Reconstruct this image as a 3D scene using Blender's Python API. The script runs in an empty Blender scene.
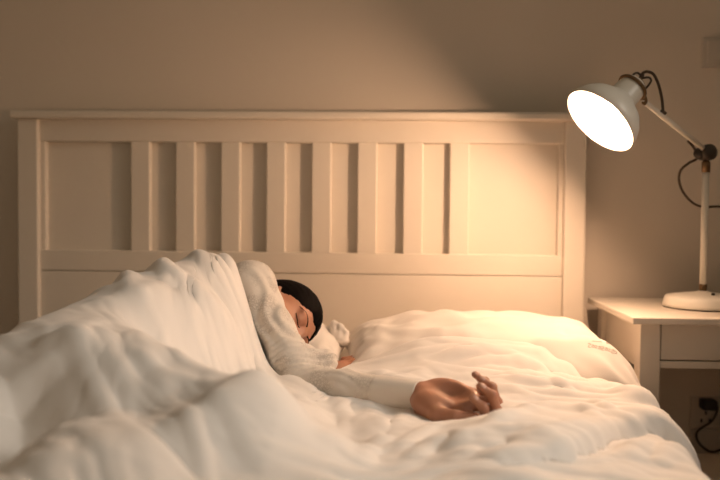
import bpy, bmesh, math, random
import numpy as np
from mathutils import Vector, Matrix
from mathutils.bvhtree import BVHTree

SC = bpy.context.scene
COL = SC.collection

# ------------------------------------------------------------------ camera
F = 820.0
CAM = np.array([0.2677, -2.2989, 0.9266])
YAW, PITCH, ROLL = .0405, .0364, .0088
_c, _s = math.cos(YAW), math.sin(YAW)
_f = np.array([-_s, _c, 0]); _r = np.array([_c, _s, 0]); _u = np.array([0, 0, 1.])
FW = _f*math.cos(PITCH) - _u*math.sin(PITCH)
U2 = _u*math.cos(PITCH) + _f*math.sin(PITCH)
RT = _r*math.cos(ROLL) + U2*math.sin(ROLL)
UP = -_r*math.sin(ROLL) + U2*math.cos(ROLL)
cd = bpy.data.cameras.new('camera'); cam = bpy.data.objects.new('camera', cd); COL.objects.link(cam)
cam.matrix_world = Matrix(((RT[0], UP[0], -FW[0], CAM[0]), (RT[1], UP[1], -FW[1], CAM[1]), (RT[2], UP[2], -FW[2], CAM[2]), (0, 0, 0, 1)))
cd.sensor_width = 36; cd.lens = F/720*36; cd.clip_start = .05
cd.dof.use_dof = True; cd.dof.focus_distance = 1.72; cd.dof.aperture_fstop = 2.2
SC.camera = cam

# ------------------------------------------------------------------ world, light, exposure
W = bpy.data.worlds.new('World'); SC.world = W; W.use_nodes = True
bg = W.node_tree.nodes['Background']
bg.inputs[0].default_value = (1.0, .78, .52, 1); bg.inputs[1].default_value = .15
SC.view_settings.view_transform = 'Standard'; SC.view_settings.look = 'None'
SC.view_settings.gamma = 1; SC.view_settings.use_curve_mapping = False
SC.view_settings.exposure = 0.24
SC.cycles.use_denoising = True
SC.cycles.max_bounces = 10; SC.cycles.diffuse_bounces = 6
BULB_COLOR, BULB_POWER = (1.0, .61, .37), 635.0
# soft fill light added at the right to brighten the bed; no window there
ld = bpy.data.lights.new('bed_fill_light', 'AREA'); ld.shape = 'RECTANGLE'; ld.size = 1.2; ld.size_y = 1.2
ld.energy = 3.9; ld.color = (1, .90, .78)
lo = bpy.data.objects.new('bed_fill_light', ld); COL.objects.link(lo)
ld.spread = math.radians(50)
lo.location = (2.0, -1.5, 1.55)
lo.rotation_euler = (Vector((.25, -1.0, .5)) - Vector(lo.location)).to_track_quat('-Z', 'Y').to_euler()

# pixel of the photograph -> point of the room, used while laying out
def ray(px, py): return FW + RT*((px-360)/F) - UP*((py-240)/F)
def atY(px, py, Y):
    d = ray(px, py); return CAM + d*((Y-CAM[1])/d[1])

# ------------------------------------------------------------------ materials
def mat(name, col, rough=.6, noise=None, bump=None, metal=0.0, sheen=0.0, spec=None, sss=0.0):
    m = bpy.data.materials.new(name); m.use_nodes = True
    nt = m.node_tree; b = nt.nodes['Principled BSDF']
    b.inputs['Base Color'].default_value = (*col, 1); b.inputs['Roughness'].default_value = rough
    b.inputs['Metallic'].default_value = metal
    if sheen: b.inputs['Sheen Weight'].default_value = sheen
    if spec is not None: b.inputs['Specular IOR Level'].default_value = spec
    if sss:
        b.inputs['Subsurface Weight'].default_value = sss
        b.inputs['Subsurface Radius'].default_value = (.012, .004, .002); b.inputs['Subsurface Scale'].default_value = 1
    tc = nt.nodes.new('ShaderNodeTexCoord')
    if noise:
        scale, col2, detail = noise
        n = nt.nodes.new('ShaderNodeTexNoise'); n.inputs['Scale'].default_value = scale; n.inputs['Detail'].default_value = detail
        mx = nt.nodes.new('ShaderNodeMix'); mx.data_type = 'RGBA'
        mx.inputs[6].default_value = (*col, 1); mx.inputs[7].default_value = (*col2, 1)
        nt.links.new(tc.outputs['Object'], n.inputs['Vector'])
        nt.links.new(n.outputs['Fac'], mx.inputs[0]); nt.links.new(mx.outputs[2], b.inputs['Base Color'])
    if bump:
        scale, strength, dist = bump
        n2 = nt.nodes.new('ShaderNodeTexNoise'); n2.inputs['Scale'].default_value = scale; n2.inputs['Detail'].default_value = 4
        bp = nt.nodes.new('ShaderNodeBump'); bp.inputs['Strength'].default_value = strength; bp.inputs['Distance'].default_value = dist
        nt.links.new(tc.outputs['Object'], n2.inputs['Vector'])
        nt.links.new(n2.outputs['Fac'], bp.inputs['Height']); nt.links.new(bp.outputs[0], b.inputs['Normal'])
    return m

M = {}
M['wall'] = mat('wall_paint', (.69, .62, .54), .85, (2.5, (.66, .59, .51), 3), (220, .12, .002))
M['floor'] = mat('floor_wood', (.22, .13, .08), .5, (6, (.30, .18, .10), 4))
M['ceiling'] = mat('ceiling_paint', (.72, .70, .66), .9)
M['paint'] = mat('white_stained_wood', (.70, .64, .56), .5, (9, (.665, .605, .525), 4), (60, .06, .002))
M['sheet'] = mat('white_cotton_sheet', (.80, .76, .72), .85, None, (260, .12, .001), sheen=.15)
M['duvet'] = mat('white_cotton_duvet', (.80, .76, .72), .8, None, (300, .10, .001), sheen=.2)
M['pillow'] = mat('white_cotton_pillowcase', (.82, .77, .72), .8, None, (300, .10, .001), sheen=.2)
M['thread'] = mat('grey_brown_thread', (.26, .19, .13), .8)
M['lampwhite'] = mat('white_enamel', (.80, .76, .68), .35)
M['shadein'] = mat('silvered_shade_lining', (.92, .91, .89), .30, metal=.9)
M['brass'] = mat('aged_brass', (.18, .11, .055), .42, None, None, metal=.7)
M['dark'] = mat('dark_bronze', (.05, .038, .028), .45, None, None, metal=.3)
M['cord'] = mat('brown_fabric_cord', (.06, .038, .022), .8)
M['plastic'] = mat('wall_plate_plastic', (.55, .50, .44), .4)
M['plug'] = mat('black_plug', (.015, .013, .012), .5)
M['hole'] = mat('socket_hole', (.02, .018, .016), .7)
M['skin'] = mat('skin', (.43, .21, .13), .5, (30, (.38, .175, .105), 3), (300, .08, .001), sss=.12)
M['hair'] = mat('black_hair', (.0015, .001, .001), .8, spec=.05)
M['nail'] = mat('fingernail', (.60, .37, .29), .2)
M['lip'] = mat('lip', (.38, .14, .11), .45)
b_ = bpy.data.materials.new('bulb_glow'); b_.use_nodes = True
nt = b_.node_tree; nt.nodes.clear()
e_ = nt.nodes.new('ShaderNodeEmission'); o_ = nt.nodes.new('ShaderNodeOutputMaterial')
e_.inputs[0].default_value = (*BULB_COLOR, 1); e_.inputs[1].default_value = BULB_POWER
nt.links.new(e_.outputs[0], o_.inputs[0]); M['bulb'] = b_

def pajama_mat():
    m = mat('cream_patterned_knit', (.70, .64, .57), .85, None, (200, .25, .002), sheen=.15)
    nt = m.node_tree; b = nt.nodes['Principled BSDF']; tc = nt.nodes['Texture Coordinate']
    v = nt.nodes.new('ShaderNodeTexVoronoi'); v.feature = 'DISTANCE_TO_EDGE'; v.inputs['Scale'].default_value = 170
    n = nt.nodes.new('ShaderNodeTexNoise'); n.inputs['Scale'].default_value = 26; n.inputs['Detail'].default_value = 5
    w = nt.nodes.new('ShaderNodeMix'); w.data_type = 'VECTOR'; w.inputs[0].default_value = .035
    nt.links.new(tc.outputs['Object'], w.inputs[4]); nt.links.new(n.outputs['Color'], w.inputs[5])
    nt.links.new(tc.outputs['Object'], n.inputs['Vector']); nt.links.new(w.outputs[1], v.inputs['Vector'])
    r1 = nt.nodes.new('ShaderNodeValToRGB'); r1.color_ramp.elements[0].position = .0; r1.color_ramp.elements[1].position = .22
    r1.color_ramp.elements[0].color = (1, 1, 1, 1); r1.color_ramp.elements[1].color = (0, 0, 0, 1)
    r2 = nt.nodes.new('ShaderNodeValToRGB'); r2.color_ramp.elements[0].position = .44; r2.color_ramp.elements[1].position = .60
    mu = nt.nodes.new('ShaderNodeMath'); mu.operation = 'MULTIPLY'
    nt.links.new(v.outputs['Distance'], r1.inputs[0]); nt.links.new(n.outputs['Fac'], r2.inputs[0])
    nt.links.new(r1.outputs[0], mu.inputs[0]); nt.links.new(r2.outputs[0], mu.inputs[1])
    mx = nt.nodes.new('ShaderNodeMix'); mx.data_type = 'RGBA'
    mx.inputs[6].default_value = (.70, .64, .57, 1); mx.inputs[7].default_value = (.50, .44, .38, 1)
    nt.links.new(mu.outputs[0], mx.inputs[0]); nt.links.new(mx.outputs[2], b.inputs['Base Color'])
    return m
M['pajama'] = pajama_mat()
M['cuff'] = mat('cream_plain_cuff', (.72, .66, .59), .85, None, (260, .2, .001), sheen=.15)

# ------------------------------------------------------------------ helpers
def obj(name, bm, m, parent=None, smooth=False, loc=None):
    me = bpy.data.meshes.new(name); bm.normal_update(); bm.to_mesh(me); bm.free()
    return link(name, me, m, parent, smooth)
def link(name, me, m, parent=None, smooth=False):
    o = bpy.data.objects.new(name, me); COL.objects.link(o); me.materials.append(m)
    if parent is not None: o.parent = parent; o.matrix_parent_inverse = parent.matrix_basis.inverted()
    if smooth:
        me.shade_smooth()
    return o
def thing(name, label, cat, loc=(0, 0, 0), group=None):
    o = bpy.data.objects.new(name, None); COL.objects.link(o); o.location = loc; o.empty_display_size = .1
    o['label'] = label; o['category'] = cat
    if group: o['group'] = group
    return o
def tag(o, label, cat, group=None):
    o['label'] = label; o['category'] = cat
    if group: o['group'] = group
    return o
def struct(o): o['kind'] = 'structure'; return o
def box(bm, a, b, bev=0.0, seg=2):
    x0, y0, z0 = a; x1, y1, z1 = b
    t = bmesh.new()
    vs = [t.verts.new(p) for p in ((x0,y0,z0),(x1,y0,z0),(x1,y1,z0),(x0,y1,z0),(x0,y0,z1),(x1,y0,z1),(x1,y1,z1),(x0,y1,z1))]
    for f in ((3,2,1,0),(4,5,6,7),(0,1,5,4),(1,2,6,5),(2,3,7,6),(3,0,4,7)): t.faces.new([vs[i] for i in f])
    if bev: bmesh.ops.bevel(t, geom=list(t.edges), offset=bev, segments=seg, affect='EDGES', profile=.5)
    me = bpy.data.meshes.new('t'); t.to_mesh(me); t.free(); bm.from_mesh(me); bpy.data.meshes.remove(me)
def boxobj(name, a, b, m, parent=None, bev=.003):
    bm = bmesh.new(); box(bm, a, b, bev); return obj(name, bm, m, parent)
def frame_of(d):
    d = Vector(d).normalized(); a = Vector((0, 0, 1)) if abs(d.z) < .9 else Vector((1, 0, 0))
    u = d.cross(a).normalized(); return u, d.cross(u).normalized(), d
def lathe(bm, prof, org, axis, n=40, cap=True):
    """prof: list of (distance along axis, radius)"""
    u, v, d = frame_of(axis); org = Vector(org); rings = []
    for h, r in prof:
        rings.append([bm.verts.new(org + d*h + (u*math.cos(2*math.pi*k/n) + v*math.sin(2*math.pi*k/n))*max(r, 1e-4)) for k in range(n)])
    for a, b in zip(rings, rings[1:]):
        for k in range(n): bm.faces.new((a[k], a[(k+1) % n], b[(k+1) % n], b[k]))
    if cap:
        bm.faces.new(rings[0][::-1]); bm.faces.new(rings[-1])
    bmesh.ops.recalc_face_normals(bm, faces=bm.faces)
def smooth_path(pts, sub=8):
    P = [Vector(p) for p in pts]; out = []
    for i in range(len(P)-1):
        p0, p1, p2, p3 = P[max(i-1, 0)], P[i], P[i+1], P[min(i+2, len(P)-1)]
        for k in range(sub):
            t = k/sub
            out.append(.5*((2*p1) + (p2-p0)*t + (2*p0-5*p1+4*p2-p3)*t*t + (3*p1-p0-3*p2+p3)*t**3))
    out.append(P[-1]); return out
def tube(bm, pts, r, n=8, sub=8, radii=None):
    P = smooth_path(pts, sub) if sub > 1 else [Vector(p) for p in pts]
    u, v, _ = frame_of(P[1]-P[0]); rings = []
    for i, p in enumerate(P):
        d = (P[min(i+1, len(P)-1)] - P[max(i-1, 0)]).normalized()
        u = (u - d*u.dot(d)).normalized(); v = d.cross(u)
        rr = r if radii is None else radii(i/(len(P)-1))
        rings.append([bm.verts.new(p + (u*math.cos(2*math.pi*k/n) + v*math.sin(2*math.pi*k/n))*rr) for k in range(n)])
    for a, b in zip(rings, rings[1:]):
        for k in range(n): bm.faces.new((a[k], a[(k+1) % n], b[(k+1) % n], b[k]))
    bm.faces.new(rings[0][::-1]); bm.faces.new(rings[-1])
def grid_mesh(name, P, closed=False):
    """P: (n,m,3) array -> mesh"""
    n, m = P.shape[:2]
    i = np.arange(n*m).reshape(n, m)
    q = np.stack([i[:-1, :-1], i[1:, :-1], i[1:, 1:], i[:-1, 1:]], -1).reshape(-1, 4)
    return np_mesh(name, P.reshape(-1, 3), q)
def np_mesh(name, V, Q):
    me = bpy.data.meshes.new(name)
    me.vertices.add(len(V)); me.vertices.foreach_set('co', np.ascontiguousarray(V, np.float32).ravel())
    k = Q.shape[1]
    me.loops.add(len(Q)*k); me.loops.foreach_set('vertex_index', np.ascontiguousarray(Q, np.int32).ravel())
    me.polygons.add(len(Q)); me.polygons.foreach_set('loop_start', np.arange(0, len(Q)*k, k, dtype=np.int32))
    me.update(calc_edges=True); me.validate(); return me

# smooth value noise in numpy
_rs = np.random.RandomState(7); _tab = _rs.rand(128, 128, 1)[:, :, 0]
def vnoise(x, y, seed=0):
    x = np.asarray(x, float) + seed*17.3; y = np.asarray(y, float) + seed*9.7
    xi = np.floor(x).astype(int); yi = np.floor(y).astype(int); fx = x-xi; fy = y-yi
    fx = fx*fx*fx*(fx*(fx*6-15)+10); fy = fy*fy*fy*(fy*(fy*6-15)+10)
    g = lambda a, b: _tab[a % 128, b % 128]
    return (g(xi, yi)*(1-fx)+g(xi+1, yi)*fx)*(1-fy) + (g(xi, yi+1)*(1-fx)+g(xi+1, yi+1)*fx)*fy
def sstep(a, b, x):
    t = np.clip((np.asarray(x, float)-a)/(b-a), 0, 1); return t*t*(3-2*t)

# ------------------------------------------------------------------ implicit surfaces (used for the figure, its clothes and hair)
def axis_pts(lo, hi, coarse, zones):
    out = [lo]
    while out[-1] < hi:
        p = out[-1]; h = coarse
        for a, b, f in zones:
            if a <= p <= b: h = min(h, f)
            else:
                d = a-p if p < a else p-b
                h = min(h, max(f, f + d*.25))
        out.append(p+h)
    return np.array(out)
class Field:
    def __init__(s, xs, ys, zs):
        s.x, s.y, s.z = xs, ys, zs; s.D = np.full((len(xs), len(ys), len(zs)), .2, np.float32)
    def block(s, lo, hi):
        I = []
        for ax, a, b in zip((s.x, s.y, s.z), lo, hi):
            i0 = max(np.searchsorted(ax, a)-1, 0); i1 = min(np.searchsorted(ax, b)+1, len(ax)); I.append(slice(i0, max(i1, i0+1)))
        return tuple(I), s.x[I[0]][:, None, None], s.y[I[1]][None, :, None], s.z[I[2]][None, None, :]
    def add(s, fn, lo, hi, k=.01, op='u'):
        mrg = max(k*1.5, .012)
        I, X, Y, Z = s.block([a-mrg for a in lo], [b+mrg for b in hi])
        d = fn(X, Y, Z).astype(np.float32); c = s.D[I]
        if op == 'u':
            h = np.maximum(k-np.abs(c-d), 0)/k; s.D[I] = np.minimum(c, d) - h*h*k*.25
        elif op == 's':
            d = -d; h = np.maximum(k-np.abs(c-d), 0)/k; s.D[I] = np.maximum(c, d) + h*h*k*.25
        elif op == 'd':
            s.D[I] = c + d
    def cone(s, a, b, ra, rb, k=.01, op='u'):
        a = np.array(a, float); b = np.array(b, float); ab = b-a; L = ab@ab
        def fn(X, Y, Z):
            t = np.clip(((X-a[0])*ab[0]+(Y-a[1])*ab[1]+(Z-a[2])*ab[2])/L, 0, 1)
            return np.sqrt((X-a[0]-t*ab[0])**2+(Y-a[1]-t*ab[1])**2+(Z-a[2]-t*ab[2])**2) - (ra+(rb-ra)*t)
        R = max(ra, rb); s.add(fn, np.minimum(a, b)-R, np.maximum(a, b)+R, k, op)
    def ell(s, c, ax, rad, k=.01, op='u'):
        c = np.array(c, float); ax = [np.array(v, float)/np.linalg.norm(v) for v in ax]
        def fn(X, Y, Z):
            q = [((X-c[0])*v[0]+(Y-c[1])*v[1]+(Z-c[2])*v[2]) for v in ax]
            k0 = np.sqrt(sum((a/r)**2 for a, r in zip(q, rad))); k1 = np.sqrt(sum((a/(r*r))**2 for a, r in zip(q, rad)))
            return k0*(k0-1)/np.maximum(k1, 1e-6)
        e = np.sqrt(sum((np.abs(v)*r)**2 for v, r in zip(ax, rad))); s.add(fn, c-e, c+e, k, op)
    def mesh(s, name):
        D = s.D; x, y, z = s.x, s.y, s.z; S = D < 0
        nx, ny, nz = D.shape
        cnt = sum(S[i:nx-1+i, j:ny-1+j, k:nz-1+k].astype(np.int8) for i in (0, 1) for j in (0, 1) for k in (0, 1))
        ci, cj, ck = np.nonzero((cnt > 0) & (cnt < 8))
        idx = np.full((nx-1, ny-1, nz-1), -1, np.int64); idx[ci, cj, ck] = np.arange(len(ci))
        acc = np.zeros((len(ci), 3)); num = np.zeros(len(ci))
        cor = [(i, j, k) for i in (0, 1) for j in (0, 1) for k in (0, 1)]
        for a in cor:
            for b in cor:
                if sum(np.subtract(b, a)) != 1 or min(np.subtract(b, a)) < 0: continue
                da = D[ci+a[0], cj+a[1], ck+a[2]]; db = D[ci+b[0], cj+b[1], ck+b[2]]
                ok = (da < 0) != (db < 0); t = np.where(ok, da/np.where(ok, da-db, 1), 0)
                pa = np.stack([x[ci+a[0]], y[cj+a[1]], z[ck+a[2]]], 1); pb = np.stack([x[ci+b[0]], y[cj+b[1]], z[ck+b[2]]], 1)
                acc += np.where(ok[:, None], pa+(pb-pa)*t[:, None], 0); num += ok
        V = acc/num[:, None]; Q = []
        for ax in range(3):
            sl0 = [slice(1, -1)]*3; sl1 = [slice(1, -1)]*3; sl0[ax] = slice(0, -1); sl1[ax] = slice(1, None)
            A, B = S[tuple(sl0)], S[tuple(sl1)]
            i, j, k = np.nonzero(A != B); fl = A[i, j, k]
            off = [1, 1, 1]; off[ax] = 0; i, j, k = i+off[0], j+off[1], k+off[2]
            u, v = [(1, 2), (2, 0), (0, 1)][ax]
            def cell(du, dv):
                c = [i, j, k]; c = [q.copy() for q in c]; c[u] = c[u]-du; c[v] = c[v]-dv; return idx[c[0], c[1], c[2]]
            q = np.stack([cell(1, 1), cell(0, 1), cell(0, 0), cell(1, 0)], 1)
            q[~fl] = q[~fl][:, ::-1]; Q.append(q)
        Q = np.concatenate(Q); Q = Q[(Q >= 0).all(1)]
        return np_mesh(name, V, Q)
def unit(v): v = np.array(v, float); return v/np.linalg.norm(v)

# ================================================================== THE ROOM
WY = .085                                   # the back wall's face
bm = bmesh.new(); box(bm, (-1.75, WY, 0), (2.15, WY+.1, 2.6)); struct(obj('wall_back', bm, M['wall']))
bm = bmesh.new(); box(bm, (-1.75, -3.0, 0), (-1.65, WY, 2.6)); struct(obj('wall_left', bm, M['wall']))
bm = bmesh.new(); box(bm, (2.05, -3.0, 0), (2.15, WY, 2.6)); struct(obj('wall_right', bm, M['wall']))
bm = bmesh.new(); box(bm, (-1.75, -3.0, -.1), (2.15, WY+.1, 0)); struct(obj('floor', bm, M['floor']))
bm = bmesh.new(); box(bm, (-1.65, WY-.012, 0), (2.05, WY, .09), .003); struct(obj('baseboard_back', bm, M['paint']))

# ================================================================== THE BED
bed = thing('bed', 'white stained wooden bed with tall slatted headboard against the wall', 'bed')
for sx in (-1, 1):
    x0, x1 = sorted((sx*.797, sx*.738)); boxobj('headboard_post', (x0, -.016, 0), (x1, .046, 1.176), M['paint'], bed, .004)
bm = bmesh.new(); box(bm, (-.812, -.034, 1.176), (.812, .06, 1.198), .006); obj('headboard_cap', bm, M['paint'], bed)
boxobj('top_rail', (-.739, 0, 1.1146), (.739, .036, 1.177), M['paint'], bed, .003)
boxobj('back_panel', (-.739, .024, .78), (.739, .034, 1.14), M['paint'], bed, 0)
boxobj('middle_rail', (-.739, 0, .7470), (.739, .036, .806), M['paint'], bed, .003)
boxobj('lower_panel', (-.739, .001, .22), (.739, .034, .7455), M['paint'], bed, .0025)
for sx in (-1, 1):                            # the stiles beside the wide panels
    x0, x1 = sorted((sx*.7385, sx*.7245)); boxobj('stile', (x0, .004, .80), (x1, .03, 1.12), M['paint'], bed, .002)
sl0 = None
for i in range(8):
    x = -.4782 + .1288*i
    if sl0 is None: sl0 = boxobj('slat', (x, .003, .80), (x+.0545, .027, 1.12), M['paint'], bed, .003)
    else:
        s = sl0.copy(); COL.objects.link(s); s.location.x += .1288*i
for sx in (-1, 1):
    x0, x1 = sorted((sx*.785, sx*.76)); boxobj('side_rail', (x0, -2.03, .22), (x1, -.016, .36), M['paint'], bed)
    x0, x1 = sorted((sx*.80, sx*.74)); boxobj('leg', (x0, -2.09, 0), (x1, -2.03, .40), M['paint'], bed, .004)
boxobj('foot_rail', (-.745, -2.075, .20), (.745, -2.045, .40), M['paint'], bed)
boxobj('bed_slats', (-.762, -2.03, .27), (.762, -.002, .296), M['paint'], bed)

# mattress
bm = bmesh.new(); box(bm, (-.69, -2.02, .298), (.69, -.02, .5), .045, 5)
for f in bm.faces: f.smooth = True
mattress = tag(obj('mattress', bm, M['sheet']), 'white sheeted mattress lying on the bed under pillows and duvet', 'mattress')

# ================================================================== PILLOWS
def pillow(name, cx, cy, hw, hd, thick, zbase, tilt, seed, label, dents=(), strokes=(), droop=0, skew=0, res=(130, 90)):
    """two sheets of a stuffed case joined at the seam; returns the object and its top-surface sampler"""
    nu, nv = res
    u = np.sin(np.linspace(-1, 1, nu)*math.pi/2); v = np.sin(np.linspace(-1, 1, nv)*math.pi/2)
    U, V = np.meshgrid(u, v, indexing='ij')
    pin = 1 - .06*(1-V**2)*np.abs(U)**3; pin2 = 1 - .09*(1-U**2)*np.abs(V)**3
    X = U*hw*pin; Y = V*hd*pin2
    prof = (np.clip(1-np.abs(U)**3.2, 0, 1)**.6)*(np.clip(1-np.abs(V)**2.6, 0, 1)**.6)
    edge = 1-prof
    ang = np.arctan2(V, U)
    wr = (vnoise(X*9, Y*14, seed)-.5)*.018 + (vnoise(X*22+3*vnoise(X*5, Y*5, seed), Y*26, seed+2)-.5)*.007
    pucker = np.sin(ang*34 + 6*vnoise(X*6, Y*6, seed+4))*.006*np.exp(-((prof-.25)/.2)**2)*(np.abs(U*V)**.5)
    top = thick*.62*prof + (wr+pucker)*np.minimum(prof*2.5, 1)
    bot = -thick*.38*prof
    sides = []
    for Zs in (top, bot):
        x = cx + X - skew*Y; y = cy + Y; z = zbase + thick*.38 + Zs + tilt*(Y+hd)
        z = z - droop*np.clip(x-.74, 0, 1)**1.5
        sides.append([x, y, z])
    xt, yt, zt = sides[0]
    for (dx, dy, dz, rx, ry) in dents:        # pressed by a head: never above dz near (dx,dy)
        w = np.exp(-(((xt-dx)/rx)**2+((yt-dy)/ry)**2))
        zt = zt*(1-w) + np.minimum(zt, dz)*w
    for pts, amp, wid in strokes:
        A = np.array(pts); best = np.full(xt.shape, 9.)
        for a, b in zip(A, A[1:]):
            ab = b-a; t = np.clip(((xt-a[0])*ab[0]+(yt-a[1])*ab[1])/(ab@ab), 0, 1)
            best = np.minimum(best, np.hypot(xt-a[0]-t*ab[0], yt-a[1]-t*ab[1]))
        zt = zt + amp*np.exp(-(best/wid)**2)*np.minimum(prof*3, 1)
    sides[0][2] = np.maximum(zt, sides[1][2]+.0015*np.minimum(prof*20, 1))
    P = np.stack(sides[0], -1); B = np.stack(sides[1], -1)
    n, m = nu, nv
    it = np.arange(n*m).reshape(n, m); ib = it.copy() + n*m
    brd = np.zeros((n, m), bool); brd[0] = brd[-1] = True; brd[:, 0] = brd[:, -1] = True
    ib[brd] = it[brd]
    q1 = np.stack([it[:-1, :-1], it[1:, :-1], it[1:, 1:], it[:-1, 1:]], -1).reshape(-1, 4)
    q2 = np.stack([ib[:-1, :-1], ib[:-1, 1:], ib[1:, 1:], ib[1:, :-1]], -1).reshape(-1, 4)
    me = np_mesh(name, np.concatenate([P.reshape(-1, 3), B.reshape(-1, 3)]), np.concatenate([q1, q2]))
    bm = bmesh.new(); bm.from_mesh(me); bmesh.ops.delete(bm, geom=[v for v in bm.verts if not v.link_faces], context='VERTS')
    bm.to_mesh(me); bm.free()
    o = tag(link(name, me, M['pillow'], None, True), label, 'pillow', 'bed pillows')
    return o

pil_r = pillow('pillow', .490, -.275, .349, .245, .172, .492, .02, 3, 'plump white pillow with small grey embroidery, right of the sleeper', droop=2.2, skew=.07,
               strokes=[(((.30, -.10), (.33, -.30), (.29, -.48)), .006, .03), (((.40, -.08), (.42, -.28), (.45, -.45)), .005, .03),
                        (((.22, -.2), (.24, -.35), (.21, -.47)), .006, .03), (((.68, -.40), (.76, -.36), (.83, -.33)), -.014, .02),
                        (((.60, -.46), (.70, -.44), (.80, -.45)), .014, .022)])
pil_l = pillow('pillow', -.215, -.275, .375, .235, .17, .496, .02, 11, 'white pillow under the sleeping head, its ruffled corner showing',
               dents=[(.03, -.40, .612, .13, .13), (-.10, -.45, .585, .22, .16)],
               strokes=[(((.06, -.12), (.08, -.26)), .008, .03)])

# the gathered corner of the left pillowcase
rc = atY(338, 331, -.19)
Rf = Field(axis_pts(rc[0]-.08, rc[0]+.08, .0022, []), axis_pts(rc[1]-.08, rc[1]+.07, .0022, []), axis_pts(rc[2]-.08, rc[2]+.05, .0022, []))
for a, b, ra, rb in (((329, 329, -.17), (334, 323.5, -.18), .007, .0075), ((334, 323.5, -.18), (340, 327, -.19), .0075, .009), ((340, 327, -.19), (347, 333, -.21), .009, .006),
                     ((334, 325, -.18), (337, 338, -.20), .009, .016), ((340, 328, -.19), (341, 340, -.21), .009, .016), ((346, 333, -.21), (345, 342, -.22), .006, .012), ((331, 328, -.17), (332, 340, -.19), .007, .016)):
    Rf.cone(atY(*a), atY(*b), ra, rb, .005)
Rf.ell(atY(337, 327, -.205), (RT, UP, FW), (.004, .010, .012), .004, 's')
link('gathered_corner', Rf.mesh('gathered_corner'), M['pillow'], pil_l, True)

# ================================================================== THE SLEEPER
person_center = np.array([-.2, -.8, .6])
H_ = unit((.76, .58, .25)); Fh = unit(np.array((.62, -.74, -.32)) - H_*(np.array((.62, -.74, -.32))@H_)); Rh = np.cross(Fh, H_)
HC = np.array([-.002, -.425, .671])
def hp(r, f, h): return HC + Rh*r + Fh*f + H_*h
SHR = np.array([-.052, -.470, .752]); ELR = np.array([.083, -.645, .565]); WRR = np.array([.319, -.785, .584])
SHL = np.array([-.055, -.435, .570]); ELL = np.array([.10, -.60, .545]); WRL = np.array([.108, -.475, .556])
CHEST = np.array([-.165, -.50, .635]); PELV = np.array([-.30, -.93, .612]); WAIST = (CHEST+PELV)/2
HT = unit(CHEST-PELV); RTt = unit(np.array((0, 0, 1.)) - HT*HT[2]); FT = np.cross(HT, RTt)
HIPR, HIPL = PELV+np.array((.02, 0, .035)), PELV+np.array((.02, 0, -.045))
KNR, KNL = np.array((.03, -1.20, .605)), np.array((.06, -1.13, .565))
ANR, ANL = np.array((-.20, -1.52, .56)), np.array((-.16, -1.47, .545))

# hand frame: d along the fingers, n out of the palm, t towards the thumb
hd_ = unit((.88, -.46, -.06)); hn_ = unit(np.array((0, -.45, .89)) - hd_*(hd_@np.array((0, -.45, .89)))); ht_ = np.cross(hd_, hn_)
HS = 1.10
def hw(W0, d, t, n, S=HS): return W0 + (hd_*d + ht_*t + hn_*n)*S
def finger_chain(mcp, lens, angs, spread):
    pts = [np.array(mcp, float)]
    for L, a in zip(lens, angs):
        a = math.radians(a); p = pts[-1]; pts.append(p + np.array((math.cos(a)*L, math.sin(spread)*L*max(math.cos(a), .0), math.sin(a)*L)))
    return pts
FINGERS = {
 'index': (finger_chain((.088, .027, .000), (.044, .026, .022), (0, 98, 138), .05), (.0100, .0088, .0080, .0068)),
 'middle': (finger_chain((.093, .007, .002), (.049, .030, .024), (4, 100, 146), .02), (.0102, .0090, .0082, .0070)),
 'ring': (finger_chain((.088, -.013, .001), (.046, .029, .024), (6, 102, 148), -.02), (.0098, .0086, .0078, .0066)),
 'little': (finger_chain((.080, -.031, -.002), (.037, .022, .020), (16, 110, 152), -.06), (.0088, .0076, .0068, .0058)),
}
THUMB = ([np.array(p) for p in ((.022, .026, .004), (.055, .049, .008), (.088, .050, .011), (.113, .043, .010))], (.018, .0145, .0120, .0095))

def add_hand(fd, W0):
    g = lambda p: hw(W0, *p)
    ax = (hd_, ht_, hn_); k = HS
    e = lambda c, r, sm, op='u': fd.ell(g(c), ax, tuple(q*k for q in r), sm*k, op)
    e((.012, 0, 0), (.026, .022, .0165), .02)
    e((.055, -.002, -.003), (.052, .040, .0140), .02)
    e((.040, .023, .007), (.034, .020, .018), .014)          # ball of the thumb
    e((.042, -.027, .006), (.036, .016, .015), .014)         # heel of the hand
    e((.088, .002, .001), (.014, .038, .013), .010)          # pad under the fingers
    for nm, (ps, rs) in FINGERS.items():
        fd.cone(g(ps[0]*.45+np.array((.008, 0, -.002))*.55), g(ps[0]), .010*k, rs[0]*k, .012)
        for a, b, ra, rb in zip(ps, ps[1:], rs, rs[1:]): fd.cone(g(a), g(b), ra*k*.92, rb*k*.92, .0035)
        for q in (1, 2): e(ps[q], (rs[q]*.98,)*3, .004)
    ps, rs = THUMB
    for q, (a, b, ra, rb) in enumerate(zip(ps, ps[1:], rs, rs[1:])): fd.cone(g(a), g(b), ra*k, rb*k, .014 if q == 0 else .004)
    e((.068, -.004, .033), (.031, .019, .024), .013, 's')    # hollow of the palm

xs = axis_pts(-.55, .54, .010, [(-.05, .13, .0026), (.295, .50, .0019)])
ys = axis_pts(-1.62, -.27, .010, [(-.535, -.32, .0028), (-.905, -.715, .0019)])
zs = axis_pts(.47, .84, .010, [(.545, .785, .0026), (.555, .655, .0019)])
B = Field(xs, ys, zs)
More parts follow.
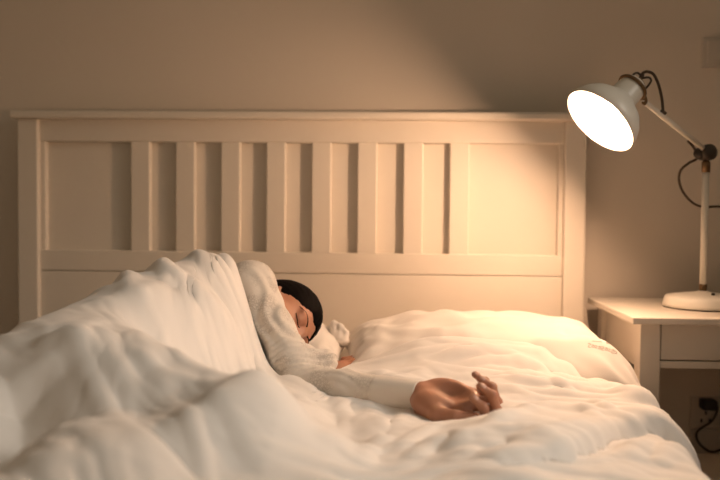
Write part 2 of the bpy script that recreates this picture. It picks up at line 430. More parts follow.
# trunk and legs
B.ell(CHEST, (HT, FT, RTt), (.19, .105, .125), .05)
B.ell(WAIST, (HT, FT, RTt), (.17, .095, .095), .06)
B.ell(PELV, (HT, FT, RTt), (.13, .105, .085), .06)
for hip, kn, an in ((HIPR, KNR, ANR), (HIPL, KNL, ANL)):
    B.cone(hip, kn, .066, .046, .04); B.cone(kn, an, .045, .032, .02); B.cone(an, an+np.array((.02, -.085, -.005)), .030, .020, .02)
NB = SHR*.42 + SHL*.46 + CHEST*.12
B.cone(CHEST + HT*.10, NB, .08, .06, .05)
B.cone(NB, hp(0, -.03, -.06), .056, .050, .03)
for sh, el, wr in ((SHR, ELR, WRR), (SHL, ELL, WRL)):
    B.cone(NB, sh, .05, .046, .03); B.cone(sh, el, .042, .034, .02); B.cone(el, el+(wr-el)*.35, .035, .034, .015); B.cone(el+(wr-el)*.35, wr, .034, .0215, .015)
# far hand, tucked by the pillow
dl = unit((.75, .55, .25))
B.ell(WRL + dl*.045, (dl, unit(np.cross(dl, (0, 0, 1))), (0, 0, 1)), (.05, .036, .016), .02)
for k in range(4):
    sd = unit(np.cross(dl, (0, 0, 1))); b0 = WRL + dl*.082 + sd*(.026-.0175*k)
    b1 = b0 + dl*.03 + np.array((0, 0, -.006)); b2 = b1 + dl*.022 + np.array((0, 0, -.012))
    B.cone(b0, b1, .0088, .008, .004); B.cone(b1, b2, .008, .0066, .004)
# head
B.ell(hp(0, -.012, .030), (Rh, Fh, H_), (.073, .093, .084), .02)
B.ell(hp(0, .018, -.030), (Rh, Fh, H_), (.060, .070, .078), .035)
B.ell(hp(0, .058, -.088), (Rh, Fh, H_), (.026, .024, .022), .03)
for sg in (-1, 1):
    B.ell(hp(sg*.040, .046, -.018), (Rh, Fh, H_), (.024, .030, .026), .025)               # cheekbone
    B.ell(hp(sg*.032, .088, .016), (Rh, Fh, H_), (.017, .012, .009), .010, 's')           # socket
    B.ell(hp(sg*.031, .072, .0155), (Rh, Fh, H_), (.0150, .0128, .0115), .005)             # closed lid
    B.ell(hp(sg*.028, .074, .030), (Rh, Fh, H_), (.022, .010, .007), .012)                # brow ridge
    B.ell(hp(sg*.073, -.012, -.004), (unit(Rh*sg+Fh*-.35), Fh, H_), (.007, .017, .030), .006)
    B.ell(hp(sg*.078, -.009, -.002), (unit(Rh*sg+Fh*-.35), Fh, H_), (.005, .009, .018), .004, 's')
    B.ell(hp(sg*.010, .095, -.030), (Rh, Fh, H_), (.0078, .009, .0075), .006)             # nostril wing
B.cone(hp(0, .083, .018), hp(0, .104, -.022), .0070, .0100, .012)
B.ell(hp(0, .088, -.052), (Rh, Fh, H_), (.021, .010, .0065), .006)
B.ell(hp(0, .085, -.064), (Rh, Fh, H_), (.018, .010, .0075), .006)
B.ell(hp(0, .098, -.0575), (Rh, Fh, H_), (.022, .006, .0016), .003, 's')
add_hand(B, WRR)
person_me = B.mesh('person')
person = tag(link('person', person_me, M['skin'], None, True),
             'person in a cream pyjama top asleep on their side, hand open on the duvet', 'person')
bvh = BVHTree.FromPolygons([v.co for v in person_me.vertices], [p.vertices for p in person_me.polygons])
def on_skin(p, d, lift=.0):
    hit = bvh.ray_cast(Vector(p), Vector(d))
    return np.array(hit[0]) - np.array(d)*lift if hit[0] is not None else np.array(p)

# eyelashes, eyebrows, lips, nails
for sg in (1, -1):
    pts = [on_skin(hp(sg*(.031+.016*math.cos(a)), .115, .0130-.0045*math.sin(a)), -Fh, -.0003) for a in np.linspace(math.pi, 0, 9)]
    bm = bmesh.new(); tube(bm, pts, .0012, 6, 3); obj('eyelashes', bm, M['hair'], person, True)
    pts = [on_skin(hp(sg*(.012+.040*t), .115, .0295+.009*math.sin(t*2.4)-.004*t), -Fh, -.0006) for t in np.linspace(0, 1, 8)]
    bm = bmesh.new(); tube(bm, pts, .002, 6, 3, radii=lambda t: .0019*(1-t)**.6+.0005); obj('eyebrow', bm, M['hair'], person, True)
bm = bmesh.new()
for hz, rr in ((-.0535, .0022), (-.0625, .003)):
    tube(bm, [hp(.018*t, .094-.008*t*t, hz - .003*abs(t)*(-1 if hz < -.06 else 1)) for t in np.linspace(-1, 1, 9)], rr, 8, 2, radii=lambda t, r=rr: r*max(math.sin(math.pi*t), .2))
obj('lips', bm, M['lip'], person, True)
def nail(ps, rs):
    a, b = ps[-2], ps[-1]; dv = unit(b-a); out = unit(np.cross(np.array((0, 1., 0)), dv))      # local (d,t,n); dorsal side
    if out @ np.array((math.sin(0), 0, 0)) > 0: out = -out
    return a, b, dv, out
for nm, (ps, rs) in list(FINGERS.items()) + [('thumb', THUMB)]:
    a, b = ps[-2], ps[-1]; dv = unit(b-a); tv = np.array((0, 1., 0)); tv = unit(tv - dv*(tv@dv)); dors = np.cross(tv, dv)
    prev = unit(ps[-2]-ps[-3])
    if nm == 'thumb': dors = unit(np.array((0, .8, -.3)) - dv*(np.array((0, .8, -.3))@dv)); tv = np.cross(dv, dors)
    elif dors @ prev < 0: dors = -dors
    c = a*.25 + b*.75; r = rs[-1]*.92
    bm = bmesh.new(); bmesh.ops.create_uvsphere(bm, u_segments=14, v_segments=8, radius=1)
    for v in bm.verts:
        q = c + dv*(v.co.x*.0062+.002) + tv*v.co.y*.0048 + dors*(r*.86 + v.co.z*.0018)
        v.co = Vector(hw(WRR, *q))
    obj('fingernail', bm, M['nail'], person, True)

# hair
hx = axis_pts(-.10, .19, .0030, []); hy = axis_pts(-.56, -.26, .0030, []); hz = axis_pts(.55, .83, .0030, [])
Hf = Field(hx, hy, hz)
Hf.ell(hp(-.002, -.014, .031), (Rh, Fh, H_), (.0775, .097, .090), .02)
Hf.ell(hp(0, -.060, -.030), (Rh, Fh, H_), (.066, .055, .080), .03)
nrm = unit(H_*.80 - Fh*.60)
X, Y, Z = hx[:, None, None]-HC[0], hy[None, :, None]-HC[1], hz[None, None, :]-HC[2]
qr = X*Rh[0]+Y*Rh[1]+Z*Rh[2]; qf = X*Fh[0]+Y*Fh[1]+Z*Fh[2]; qh = X*H_[0]+Y*H_[1]+Z*H_[2]
line = qh*.80 - qf*.60 - .001 + .004*np.sin(qr*160)
Hf.D = np.maximum(Hf.D, -line.astype(np.float32)*.8)
ang = np.arctan2(qr, qh+.02)
Hf.D += (.0005*np.sin(ang*46 + 9*qf/.05*.3) + .0004*np.sin(ang*91+2)).astype(np.float32)
hair = link('hair', Hf.mesh('hair'), M['hair'], person, True)

# pyjama top
gx = axis_pts(-.36, .335, .0042, []); gy = axis_pts(-.96, -.33, .0042, []); gz = axis_pts(.49, .83, .0042, [])
G = Field(gx, gy, gz)
G.ell(CHEST, (HT, FT, RTt), (.20, .118, .136), .05)
G.ell(WAIST, (HT, FT, RTt), (.18, .108, .106), .06)
G.cone(CHEST + HT*.08, NB - HT*.02, .09, .066, .05)
MID = SHR*.5+ELR*.5
for sh, el, wr, fr in ((SHR, ELR, WRR, .72), (SHL, ELL, WRL, .9)):
    G.cone(NB, sh, .056, .055, .03); G.cone(sh, (sh+el)/2, .056, .043, .02); G.cone((sh+el)/2, el, .043, .046, .02)
    G.cone(el, el+(wr-el)*.4, .046, .039, .010); G.cone(el+(wr-el)*.4, el+(wr-el)*fr, .039, .031, .012)
G.cone(SHR*.25+ELR*.75, atY(326, 362, -.600), .036, .024, .03)          # loose cloth bunched in the crook of the elbow
X, Y, Z = gx[:, None, None], gy[None, :, None], gz[None, None, :]
def along(a, b):
    ab = b-a; L = np.linalg.norm(ab); return ((X-a[0])*ab[0]+(Y-a[1])*ab[1]+(Z-a[2])*ab[2])/L, L
sa, L1 = along(SHR, ELR)
sb, L2 = along(ELR, WRR)
inner = unit((ELR-SHR)*-.5 + (WRR-ELR)*.5 + np.array((0, .1, .15)))
qi = (X-ELR[0])*inner[0]+(Y-ELR[1])*inner[1]+(Z-ELR[2])*inner[2]
near = np.exp(-(((sa-L1*.86)/.065)**2))*sstep(-.02, .035, qi)
wob = 9*np.sin(X*31)+5*np.sin(Y*43+Z*20)
G.D += (.0030*near*np.sin(sa*430 + .35*wob)).astype(np.float32)
long_ = np.exp(-(((sa-L1*.45)/.11)**2))
G.D += (.0030*long_*np.sin((X*.9+Y*.2+Z*.75)*95+.45*wob+8*Y)).astype(np.float32)
G.D += (.0012*np.exp(-(((sb-L2*.35)/.07)**2))*np.sin((X*.5+Y*.5+Z*.9)*210+.6*wob)).astype(np.float32)
# open sleeve end and neck
CU0 = ELR+(WRR-ELR)*.72
G.D = np.maximum(G.D, (sb-L2*.70).astype(np.float32)*(1+0*X+0*Y+0*Z))
G.cone(WRR+(WRR-ELR)*.05, ELR+(WRR-ELR)*.66, .0225, .0225, .002, 's')
G.cone(NB + HT*.0, hp(0, -.03, -.06)+ (hp(0, -.03, -.06)-NB)*.6, .057, .060, .004, 's')
shirt = link('pyjama_top', G.mesh('pyjama_top'), M['pajama'], person, True)
# pyjama trousers, under the duvet
tx = axis_pts(-.52, .14, .009, []); ty = axis_pts(-1.62, -.72, .009, []); tz = axis_pts(.48, .74, .009, [])
T = Field(tx, ty, tz)
T.ell(PELV, (HT, FT, RTt), (.14, .114, .094), .05)
for hip, kn, an in ((HIPR, KNR, ANR), (HIPL, KNL, ANL)):
    T.cone(hip, kn, .074, .055, .04); T.cone(kn, kn+(an-kn)*.9, .055, .045, .02)
link('pyjama_trousers', T.mesh('pyjama_trousers'), M['pajama'], person, True)
# plain cuff of the sleeve
cx_ = axis_pts(.2, .36, .0016, []); cy_ = axis_pts(-.84, -.68, .0016, []); cz_ = axis_pts(.53, .64, .0016, [])
Cf = Field(cx_, cy_, cz_)
Cf.cone(CU0-(WRR-ELR)*.03, WRR-(WRR-ELR)*.02, .0335, .0275, .004)
ux = unit(WRR-ELR)
q = (cx_[:, None, None]-WRR[0])*ux[0]+(cy_[None, :, None]-WRR[1])*ux[1]+(cz_[None, None, :]-WRR[2])*ux[2]
Cf.D = np.maximum(Cf.D, np.maximum(q-.002, -(q+.092)).astype(np.float32))
Cf.cone(CU0-(WRR-ELR)*.2, WRR+ux*.05, .0285, .0225, .002, 's')
link('cuff', Cf.mesh('cuff'), M['cuff'], shirt, True)

# ================================================================== THE DUVET
def seg_dist(x, y, pts):
    A = np.array(pts, float); best = np.full(x.shape, 1e3); par = np.zeros(x.shape); sgn = np.ones(x.shape)
    n = len(A)-1
    for i, (a, b) in enumerate(zip(A, A[1:])):
        ab = b[:2]-a[:2]; L = ab@ab + 1e-12
        t = np.clip(((x-a[0])*ab[0]+(y-a[1])*ab[1])/L, 0, 1)
        d = np.hypot(x-a[0]-t*ab[0], y-a[1]-t*ab[1]); m = d < best
        cr = ab[0]*(y-a[1])-ab[1]*(x-a[0])
        best = np.where(m, d, best); par = np.where(m, (i+t)/n, par); sgn = np.where(m, np.sign(cr), sgn)
    return best, par, sgn
def smax(a, b, k): h = np.maximum(k-np.abs(a-b), 0)/k; return np.maximum(a, b)+h*h*k*.25

def dome(x, y, pts, zbase, power=2.2):
    """pts: (x, y, ztop, halfwidth)"""
    A = np.array(pts, float); d, t, _ = seg_dist(x, y, A)
    k = np.linspace(0, 1, len(A)); zt = np.interp(t, k, A[:, 2]); w = np.interp(t, k, A[:, 3])
    return zbase + (zt-zbase)*np.exp(-(d/w)**power)

def base_height(x, y):
    b = .548 + .010*(vnoise(x*3.1, y*3.1, 5)-.5) + .006*(vnoise(x*8, y*8, 6)-.5)
    b = b - .042*sstep(.40, .74, x)
    b = b - .022*np.exp(-(((x-.17)/.10)**2+((y+.80)/.10)**2))
    b = b - .036*np.exp(-(((x-.39)/.20)**2+((y+.84)/.13)**2))
    b = b + .062*np.exp(-((y+.455)/.125)**2)*sstep(.16, .34, x)*(1-.85*sstep(.56, .72, x))
    z = b
    z = smax(z, dome(x, y, [(-.135, -.40, .795, .12), (-.145, -.50, .812, .14), (-.20, -.68, .780, .155), (-.28, -.93, .735, .165), (-.33, -1.2, .67, .18), (-.40, -1.6, .62, .22)], b, 2.6), .04)
    z = smax(z, dome(x, y, [(-.25, -.97, .72, .16), (-.05, -1.14, .690, .15), (.05, -1.22, .670, .13)], b, 2.4), .05)
    z = smax(z, dome(x, y, [(.05, -1.22, .66, .13), (-.10, -1.45, .63, .15), (-.2, -1.6, .60, .15)], b, 2.2), .05)
    return z
def cast(px, py):
    """a pixel of the photograph -> the point of the duvet's base surface there"""
    d = ray(px, py); t = np.linspace(.7, 2.6, 1500)
    x, y, z = (CAM[i]+d[i]*t for i in range(3))
    h = base_height(x, y); k = np.nonzero(z < h)[0]
    k = k[0] if len(k) else len(t)-1
    return (x[k], y[k])
FOLDS = [   # (pixels along the fold, height, width)
 # folds pulled over the shoulder
 (((138, 279), (150, 273), (165, 282), (184, 296), (203, 300)), .013, .014),
 (((150, 290), (170, 298), (188, 306), (196, 312)), -.009, .013),
 (((178, 262), (200, 266), (214, 280), (228, 310), (243, 345)), .012, .012),
 (((190, 272), (206, 290), (222, 318), (238, 350)), -.009, .012),
 (((205, 263), (222, 278), (232, 305), (246, 345)), .010, .008),
 (((182, 300), (200, 318), (216, 335), (226, 352)), .016, .014),
 (((205, 300), (220, 322), (232, 345)), .010, .010),
 (((165, 305), (185, 325), (205, 345)), .010, .016),
 (((110, 297), (130, 306), (150, 318)), .010, .016),
 # the mound in front
 (((70, 350), (84, 385), (104, 420), (130, 455)), .012, .020),
 (((95, 345), (115, 378), (140, 405)), .010, .022),
 (((130, 345), (150, 375), (175, 392)), .008, .022),
 # right half: far strip
 (((352, 373), (400, 364), (440, 357), (480, 352)), .006, .010),
 (((420, 366), (470, 360), (510, 357), (538, 361), (566, 369)), .010, .010),
 (((455, 374), (490, 368), (520, 371), (550, 377)), .010, .009),
 (((540, 373), (548, 379), (575, 383), (606, 382)), -.014, .007),
 (((545, 369), (565, 374), (595, 378), (622, 391), (643, 402)), .012, .010),
 (((480, 374), (500, 378), (520, 383), (540, 385)), .008, .009),
 (((500, 387), (530, 386), (560, 392), (590, 398)), .012, .010),
 (((502, 395), (532, 394), (556, 400), (582, 409)), -.014, .007),
 (((575, 396), (597, 391), (620, 397), (645, 407)), .012, .010),
 # near roll and the hem over the lower layer
 (((530, 402), (552, 408), (575, 416)), .010, .008),
 (((502, 402), (540, 410), (580, 420)), .006, .012),
 (((591, 428), (602, 432), (609, 441)), .012, .006),
 (((578, 436), (590, 440), (596, 448)), .010, .006),
 (((625, 420), (640, 425), (652, 434)), .010, .007),
 (((606, 421), (640, 418), (668, 428), (684, 443)), .010, .012),
 (((482, 453), (497, 448), (522, 440), (550, 432)), .010, .009),
 (((440, 470), (470, 460), (500, 452)), .010, .010),
 (((478, 472), (500, 467), (514, 464)), -.010, .008),
 (((535, 470), (560, 458), (590, 448)), .008, .010),
 (((620, 478), (640, 462), (650, 452)), .010, .010),
 (((655, 478), (668, 465), (680, 462)), .010, .010),
 (((585, 478), (615, 470), (640, 460)), .008, .010),
 (((470, 432), (500, 425), (540, 422)), .007, .012),
 (((480, 445), (520, 432), (560, 424)), -.006, .010),
 (((400, 476), (430, 462), (455, 456), (465, 466)), .014, .010),
 (((395, 468), (412, 450), (430, 440), (445, 438)), .010, .010),
 (((352, 412), (380, 404), (415, 402), (440, 410), (455, 418)), .008, .014),
 (((392, 440), (398, 428), (406, 422), (412, 430)), .007, .012),
 (((384, 447), (390, 432), (398, 424)), -.006, .010),
 (((330, 408), (340, 414), (345, 426), (342, 440)), .008, .010),
 (((345, 418), (366, 416), (382, 424)), .007, .011),
 (((352, 432), (368, 424), (380, 430), (388, 440)), .006, .012),
 (((355, 475), (372, 455), (388, 445)), .012, .012),
 (((415, 418), (440, 424), (458, 430)), .006, .010),
]
BIG = [(((66, 345), (62, 400), (58, 475)), .036, .05), (((300, 388), (255, 405), (210, 428), (150, 462)), .022, .045),
       (((120, 375), (170, 400), (230, 408)), -.018, .060), (((245, 440), (200, 455), (160, 475)), -.016, .05),
       (((20, 380), (25, 430), (20, 475)), -.055, .06), (((110, 312), (180, 325), (250, 352), (300, 384)), .016, .04),
       (((360, 412), (390, 404), (425, 404), (452, 416)), .014, .028), (((330, 420), (350, 440), (372, 475)), -.016, .03)]
BW_ = [([cast(*p) for p in pts], a, w) for pts, a, w in BIG]
FW_ = [([cast(*p) for p in pts], a, w) for pts, a, w in FOLDS]

def hem_y(x):
    xs_ = [-1.1, -.60, -.40, -.22, -.150, -.115, -.06, -.01, .05, .115, .150, .19, .30, .5, .57, .62, .70, .77, .83, .88, 1.2]
    ys_ = [-.42, -.36, -.30, -.28, -.33, -.47, -.545, -.63, -.685, -.70, -.60, -.50, -.475, -.440, -.425, -.435, -.48, -.53, -.55, -.56, -.58]
    return np.interp(x, xs_, ys_)
EDGE, RC, FOOT = .703, .055, -2.06
def curve_y(x, pix):
    c = sorted(cast(*p) for p in pix); return np.interp(x, [q[0] for q in c], [q[1] for q in c])
def bed_surface(x, y):
    """what the duvet lies on: body, mattress, its own folded-over part on the right"""
    z = base_height(x, y)
    for pts, a, w in BW_:
        d, par, _ = seg_dist(x, y, pts); z = z + a*np.clip(np.minimum(par, 1-par)*5, .3, 1)*np.exp(-(d/w)**2)
    yu = curve_y(x, [(470, 404), (503, 395), (540, 402), (567, 405), (593, 403), (620, 406), (650, 410)])
    yl = curve_y(x, [(500, 479), (557, 477), (585, 462), (613, 450), (657, 441), (690, 447)])
    z = z + .030*sstep(.30, .50, x)*sstep(-.028, .004, yu-y)*sstep(-.004, .010, y-yl)
    return z
def fold_relief(x, y):
    rel = np.zeros_like(x)
    for pts, a, w in FW_:
        d, par, _ = seg_dist(x, y, pts); fade = np.clip(np.minimum(par, 1-par)*5, .15, 1)
        wv = w*(1+.35*(vnoise(x*12, y*12, 3)-.5)); rel += a*fade*np.exp(-(np.sqrt((d/wv)**2+.08)-.28))
    return rel
def ridged(u, v, seed): return 1-np.abs(2*vnoise(u, v, seed)-1)
def lattice(ns, nt):
    s = np.linspace(-1.06, 1.10, ns)[:, None]*np.ones((1, nt)); t = np.linspace(0, 1, nt)[None, :]*np.ones((ns, 1))
    h = hem_y(s); return s, h + t*(FOOT-h)
# the arm and hand press on the duvet from above
shirt_me = shirt.data; pv = [v.co for v in person_me.vertices]; sv = [v.co for v in shirt_me.vertices]
hand_b = bvh; slv_b = BVHTree.FromPolygons(sv, [p.vertices for p in shirt_me.polygons])
gxs = np.linspace(.10, .54, 56); gys = np.linspace(-.95, -.52, 56); CE = np.full((56, 56), 9.)
for i, x in enumerate(gxs):
    for j, y in enumerate(gys):
        for tr in (hand_b, slv_b):
            hit = tr.ray_cast(Vector((x, y, .40)), Vector((0, 0, 1)))
            if hit[0] is not None: CE[i, j] = min(CE[i, j], hit[0].z-.004)
def ceiling(x, y):
    i = np.clip(np.rint((x-gxs[0])/(gxs[1]-gxs[0])), -1, 56).astype(int); j = np.clip(np.rint((y-gys[0])/(gys[1]-gys[0])), -1, 56).astype(int)
    ok = (i >= 0) & (i < 56) & (j >= 0) & (j < 56); c = CE[np.clip(i, 0, 55), np.clip(j, 0, 55)]
    return np.where(ok, np.maximum(c, .515), 9.)
def creases(x, y, ang, lu, lv, seed, sharp):
    """long creases running along the direction ang"""
    u = x*math.cos(ang)+y*math.sin(ang); v = -x*math.sin(ang)+y*math.cos(ang)
    v = v + .05*(vnoise(u/.16, v/.10, seed+1)-.5) + .02*(vnoise(u/.06, v/.05, seed+2)-.5)
    r = 1-np.sqrt((2*vnoise(u/lu, v/lv, seed)-1)**2+.004)
    return r**sharp*sstep(.35, .75, vnoise(x/.15, y/.12, seed+3))
def duvet_heights(X, Y):
    H = bed_surface(X, Y)
    rel = 1.15*fold_relief(X, Y)
    r = sstep(-.02, .2, X); l = 1-r
    rel += r*(.015*creases(X, Y, .30, .22, .055, 61, 3) + .012*creases(X, Y, -.12, .20, .045, 65, 3) + .004*creases(X, Y, .75, .12, .032, 69, 3))
    rel += l*(.012*creases(X, Y, -1.05, .22, .060, 73, 3) + .008*creases(X, Y, -.55, .2, .05, 77, 3))
    rel += .005*creases(X, Y, .2, .09, .024, 81, 3) + .005*creases(X, Y, -.9, .09, .024, 85, 3)*(.4+.6*l)
    H = H + rel
    C_ = ceiling(X, Y)
    for _ in range(3): H = np.minimum(H, C_); H[1:-1, 1:-1] = .5*H[1:-1, 1:-1] + .125*(H[:-2, 1:-1]+H[2:, 1:-1]+H[1:-1, :-2]+H[1:-1, 2:])
    return H
LX, LY = lattice(460, 380)
PD = np.stack([LX, LY, duvet_heights(LX, LY)], -1)
S_, Y_, Hh = PD[:, :, 0], PD[:, :, 1], PD[:, :, 2]
sa_ = np.abs(S_); over = np.maximum(sa_-EDGE, 0); th = np.minimum(over/RC, math.pi/2); down = np.maximum(over-RC*math.pi/2, 0)
sg_ = np.sign(S_); hn = (Hh-.5)
Px = sg_*(np.minimum(sa_, EDGE)+RC*np.sin(th)) + sg_*np.sin(th)*(hn-.040) + sg_*.02*np.sin(Y_*15)*np.clip(down/.12, 0, 1)
Pz = .5 - RC*(1-np.cos(th)) - down + hn*np.cos(th) - np.maximum(-2.0-Y_, 0)*4
tt = np.linspace(0, 1, PD.shape[1])[None, :]*1.6
Pz = Pz - .022*np.exp(-(tt/.010)**1.2)*sstep(.16, .2, S_)
me = grid_mesh('duvet', np.stack([Px, Y_, Pz], -1))
duvet = tag(link('duvet', me, M['duvet'], None, True), 'rumpled white duvet spread over the bed and the sleeper', 'duvet')
sm = duvet.modifiers.new('smooth', 'SMOOTH'); sm.factor = .5; sm.iterations = 1
so = duvet.modifiers.new('thick', 'SOLIDIFY'); so.thickness = .014; so.offset = -1.0

# ================================================================== NIGHTSTAND
NX0, NX1, NY0, NY1, NZ = .822, 1.282, -.39, .05, .685
ns = thing('nightstand', 'white wooden nightstand with one drawer standing right of the bed', 'nightstand', ((NX0+NX1)/2, -.17, 0))
boxobj('tabletop', (NX0, NY0, NZ-.017), (NX1, NY1, NZ), M['paint'], ns, .003)
LEG = .047
for lx in (NX0+.024, NX1-.024-LEG):
    for ly in (NY0+.02, NY1-.02-LEG): boxobj('leg', (lx, ly, 0), (lx+LEG, ly+LEG, NZ-.017), M['paint'], ns, .002)
    boxobj('side_panel', (lx+.012, NY0+.02+LEG, .555), (lx+LEG-.012, NY1-.02-LEG, NZ-.017), M['paint'], ns, .001)
    boxobj('side_stretcher', (lx+.012, NY0+.02+LEG, .215), (lx+LEG-.012, NY1-.02-LEG, .25), M['paint'], ns, .001)
boxobj('back_panel', (NX0+.07, NY1-.05, .555), (NX1-.07, NY1-.038, NZ-.017), M['paint'], ns, .001)
boxobj('front_rail', (NX0+.071, NY0+.024, .563), (NX1-.071, NY0+.05, .580), M['paint'], ns, .0015)
boxobj('shelf', (NX0+.04, NY0+.03, .235), (NX1-.04, NY1-.03, .252), M['paint'], ns, .002)
dr = boxobj('drawer', (NX0+.0735, NY0+.025, .583), (NX1-.0735, NY1-.06, NZ-.0195), M['paint'], ns, .002)
bm = bmesh.new(); lathe(bm, [(0, .006), (.012, .006), (.016, .013), (.024, .016), (.030, .012), (.032, .001)], ((NX0+NX1)/2, NY0+.026, .625), (0, -1, 0), 24)
obj('knob', bm, M['paint'], dr, True)

# ================================================================== LAMP
LB = Vector((1.060, -.175, NZ))
lamp = thing('table_lamp', 'lit cream enamel work lamp with dark brass joints standing on the nightstand', 'lamp', LB)
bm = bmesh.new(); lathe(bm, [(.003, .094), (.004, .097), (.011, .0965), (.025, .093), (.030, .089), (.036, .055), (.041, .018), (.044, .010)], LB, (0, 0, 1), 64)
base = obj('base', bm, M['lampwhite'], lamp, True)
bm = bmesh.new(); lathe(bm, [(0, .0955), (.005, .0955)], LB, (0, 0, 1), 64); obj('foot_pad', bm, M['dark'], lamp)
sp = LB + Vector((.008, -.045, .0375))
bm = bmesh.new(); lathe(bm, [(0, .0045), (.006, .0045), (.008, .003)], sp-Vector((0, 0, .003)), (0, -.25, 1), 16); obj('switch_button', bm, M['dark'], lamp, True)
PT = Vector((LB.x, LB.y, 1.056))
bm = bmesh.new(); lathe(bm, [(.044, .0095), (.060, .0095), (.061, .008)], LB, (0, 0, 1), 24); obj('pole_collar', bm, M['brass'], lamp, True)
bm = bmesh.new(); lathe(bm, [(.060, .0088), (PT.z-LB.z-.022, .0088)], LB, (0, 0, 1), 24); obj('pole', bm, M['lampwhite'], lamp, True)
bm = bmesh.new(); lathe(bm, [(0, .0105), (.026, .0105), (.030, .007)], PT-Vector((0, 0, .026)), (0, 0, 1), 24)
obj('pole_socket', bm, M['brass'], lamp, True)
JT = PT + Vector((-.001, -.004, .024))
bm = bmesh.new()
lathe(bm, [(-.016, .010), (-.014, .019), (.004, .0205), (.006, .019), (.010, .021), (.018, .020), (.021, .012), (.022, .002)], JT+Vector((0, .004, 0)), (.35, -1, .05), 28)
obj('elbow_joint', bm, M['dark'], lamp, True)
bm = bmesh.new(); lathe(bm, [(-.018, .014), (0, .014), (.004, .011)], JT+Vector((-.020, -.004, -.002)), (-.5, -1, .1), 20); obj('wing_nut', bm, M['dark'], lamp, True)
HEADC = Vector(atY(599.5, 121.5, -.40))                      # middle of the shade's opening
_v = unit(ray(600, 121)); _a = unit(RT-_v*(_v@RT)); _b = unit(UP-_v*(_v@UP))
NRM = Vector(-_v*.46 + (-_a*.68-_b*.73)*.888).normalized()
BK = -NRM
NECK = HEADC + BK*.118
AT = Vector(atY(642, 100, NECK.y+.012))
bm = bmesh.new(); tube(bm, [JT+Vector((-.008, -.006, .008)), AT], .0068, 16, 1); obj('arm', bm, M['lampwhite'], lamp, True)
# shade: outer and inner skin
out_p = [(0, .1000), (.002, .1015), (.020, .0985), (.040, .090), (.058, .076), (.072, .058), (.082, .044), (.090, .037), (.094, .034)]
in_p = [(.094, .031), (.088, .034), (.080, .041), (.070, .055), (.056, .073), (.038, .087), (.019, .0955), (.002, .0985), (0, .1000)]
bm = bmesh.new(); lathe(bm, [(a*.90, b*.90) for a, b in out_p], HEADC, BK, 64, cap=False); shade = obj('lamp_shade', bm, M['lampwhite'], lamp, True)
bm = bmesh.new(); lathe(bm, [(a*.90, b*.90) for a, b in in_p], HEADC, BK, 64, cap=False)
bmesh.ops.reverse_faces(bm, faces=bm.faces); obj('shade_lining', bm, M['shadein'], shade, True)
bm = bmesh.new(); lathe(bm, [(.076, .0345), (.080, .0335), (.112, .0325), (.126, .030), (.133, .024), (.135, .004)], HEADC, BK, 36); obj('socket_cup', bm, M['lampwhite'], lamp, True)
bm = bmesh.new(); lathe(bm, [(-.014, .002), (-.0125, .009), (-.008, .016), (-.001, .0205), (.007, .022), (.016, .0205), (.027, .0175), (.040, .0165), (.052, .016), (.062, .0145), (.074, .013)], HEADC, BK, 32); obj('bulb', bm, M['bulb'], lamp, True)
bm = bmesh.new(); lathe(bm, [(.073, .013), (.090, .014)], HEADC, BK, 20); obj('bulb_socket', bm, M['dark'], lamp, True)
# brass clamp ring round the cup, with screw, bracket and bails
bm = bmesh.new()
ru, rv, rd = frame_of(BK)
ringc = HEADC + BK*.119
ring = [ringc + (ru*math.cos(a)+rv*math.sin(a))*.0335 for a in np.linspace(0, 2*math.pi, 41)]
tube(bm, ring, .0042, 8, 1)
obj('clamp_ring', bm, M['brass'], lamp, True)
def lp(px, py, dy=0): return Vector(atY(px, py, NECK.y+dy))
bm = bmesh.new(); tube(bm, [lp(627, 82), lp(625, 77), lp(628, 76), lp(631, 78)], .0035, 8, 4); tube(bm, [lp(624, 81), lp(629, 76)], .0045, 8, 1); obj('thumb_screw', bm, M['dark'], lamp, True)
bm = bmesh.new()
tube(bm, [lp(640, 90, .01), lp(645, 100, .012), lp(643, 104, .012)], .006, 10, 5); tube(bm, [lp(638, 78, .01), lp(643, 86, .012), lp(644, 94, .012)], .0055, 10, 5)
obj('bracket', bm, M['brass'], lamp, True)
bm = bmesh.new()
tube(bm, [lp(632, 78), lp(634, 74, .006), lp(638, 73, .01), lp(641, 76, .012)], .0026, 8, 6)
tube(bm, [lp(643, 78, .01), lp(649, 77.5, .012), lp(651, 81, .012), lp(647, 87, .012), lp(643, 90, .012)], .0026, 8, 6)
tube(bm, [lp(636, 82, .01), lp(641, 79, .012), lp(643, 74, .012)], .0038, 8, 6)
obj('bail_wire', bm, M['dark'], lamp, True)
bm = bmesh.new()
tube(bm, [lp(640, 78, .012), lp(643, 73, .012), lp(648, 71.8, .014), lp(654, 75, .016), lp(659, 86, .018), lp(662, 100, .018), lp(663, 111, .012)], .0034, 10, 8)
obj('shade_cord', bm, M['cord'], lamp, True)
bm = bmesh.new(); tube(bm, [lp(661, 110, .010), lp(666, 114, .010)], .0040, 8, 1); obj('cord_clip', bm, M['dark'], lamp, True)
bm = bmesh.new()
cpts = [lp(690, 146, .02), lp(694, 153, .03)] 
J2 = lambda px, py, y: Vector(atY(px, py, y))
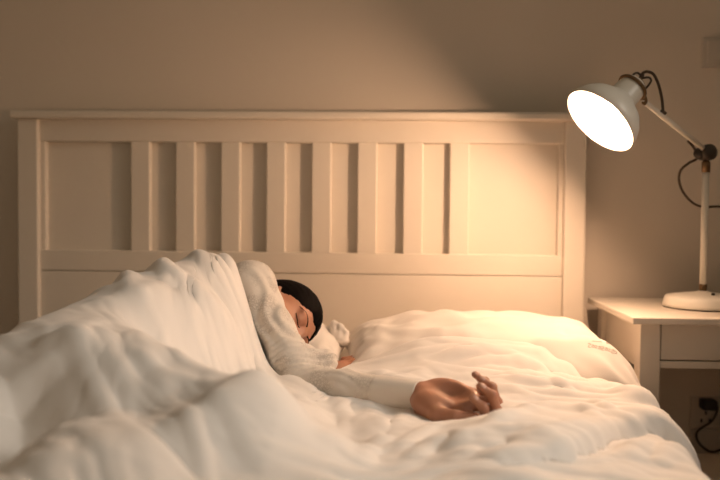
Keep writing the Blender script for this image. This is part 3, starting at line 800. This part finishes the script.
cpts = [J2(688, 141, -.16), J2(694, 148, -.15), J2(697, 158, -.145), J2(689, 163, -.14), J2(681, 170, -.13), J2(679, 180, -.125), J2(683, 192, -.12), J2(693, 203, -.115), J2(704, 207, -.11), J2(722, 207, -.10), J2(742, 216, -.06),
        Vector((1.30, .02, .95)), Vector((1.32, .045, .75)), Vector((1.315, .05, .5)), Vector((1.27, .06, .31)), Vector((1.2, .068, .245)), Vector((1.155, .066, .262)), Vector((1.142, .064, .30)), Vector((1.182, .060, .335)), Vector((1.194, .055, .375)), Vector((1.168, .050, .385)), Vector((1.155, .052, .384))]
tube(bm, cpts, .0032, 8, 10)
obj('power_cord', bm, M['cord'], lamp, True)
bm = bmesh.new(); box(bm, (1.148, .036, .368), (1.190, WY-.0085, .398), .006); obj('plug', bm, M['plug'], lamp, True)

# ================================================================== WALL PLATES
def plate(name, label, cat, x0, x1, z0, z1, kind):
    t = thing(name, label, cat, ((x0+x1)/2, WY, (z0+z1)/2))
    f = boxobj('face_plate', (x0, WY-.009, z0), (x1, WY-.0005, z1), M['plastic'], t, .003)
    cx, cz = (x0+x1)/2, (z0+z1)/2
    if kind == 'switch':
        boxobj('rocker', (cx-.03, WY-.013, cz-.032), (cx+.03, WY-.008, cz+.032), M['plastic'], t, .002)
    if kind == 'socket':
        bm = bmesh.new()
        for dx, dz in ((0, .016), (-.012, -.006), (.012, -.006)): box(bm, (cx+dx-.003, WY-.0102, cz-.018+dz-.005), (cx+dx+.003, WY-.0088, cz-.018+dz+.005))
        obj('socket_hole', bm, M['hole'], t)
    return t
plate('light_switch', 'beige light switch plate on the wall above the lamp', 'light switch', 1.136, 1.222, 1.338, 1.424, 'switch')
plate('wall_socket', 'wall socket with a black plug in it below the nightstand drawer', 'socket', 1.126, 1.214, .308, .402, 'socket')
boxobj_ = plate('wall_plate', 'blank wall plate directly below the plugged socket', 'wall plate', 1.126, 1.214, .212, .304, 'blank')

# embroidery on the right pillow
pm = pil_r.data; pb = BVHTree.FromPolygons([v.co for v in pm.vertices], [p.vertices for p in pm.polygons])
def on_pillow(px, py, lift=.0012):
    d = ray(px, py); h = pb.ray_cast(Vector(CAM), Vector(d).normalized())
    return (Vector(h[0]) + Vector(h[1])*lift*(1 if h[1].z > 0 else -1)) if h[0] is not None else None
random.seed(4)
bm = bmesh.new()
def stitch(pts, r=.0006):
    q = [on_pillow(*p, lift=.0001) for p in pts]
    if all(v is not None for v in q): tube(bm, q, r, 5, 3)
for k in range(11):                           # a line of small scrolled letters, two sprigs over it
    u = 589.5 + k*3.3; v = 345.4 + k*.75 + max(k-5, 0)*.35; w = 1.2 if k in (0, 4, 7) else .85
    rr = lambda a: random.uniform(-a, a)
    stitch([(u-w+rr(.3), v-w+rr(.4)), (u+rr(.4), v-1.7*w), (u+w, v-.5+rr(.4)), (u+rr(.5), v+rr(.5)), (u-w, v+w+rr(.4)), (u+w+rr(.4), v+1.7*w)])
    if k % 2: stitch([(u+1.5, v-1.2+rr(.5)), (u+1.6+rr(.4), v+1.3)])
for k in range(4): stitch([(592+k*2.4, 341.4+.3*k), (593.4+k*2.4, 340.7+.3*k+random.uniform(-.3, .3)), (594.4+k*2.4, 341.7+.3*k)], .0005)
for k in range(4): stitch([(606+k*1.7, 343.2+.4*k), (606.9+k*1.7, 342.7+.4*k), (607.6+k*1.7, 343.8+.4*k)], .0007)
obj('embroidery', bm, M['thread'], pil_r, True)
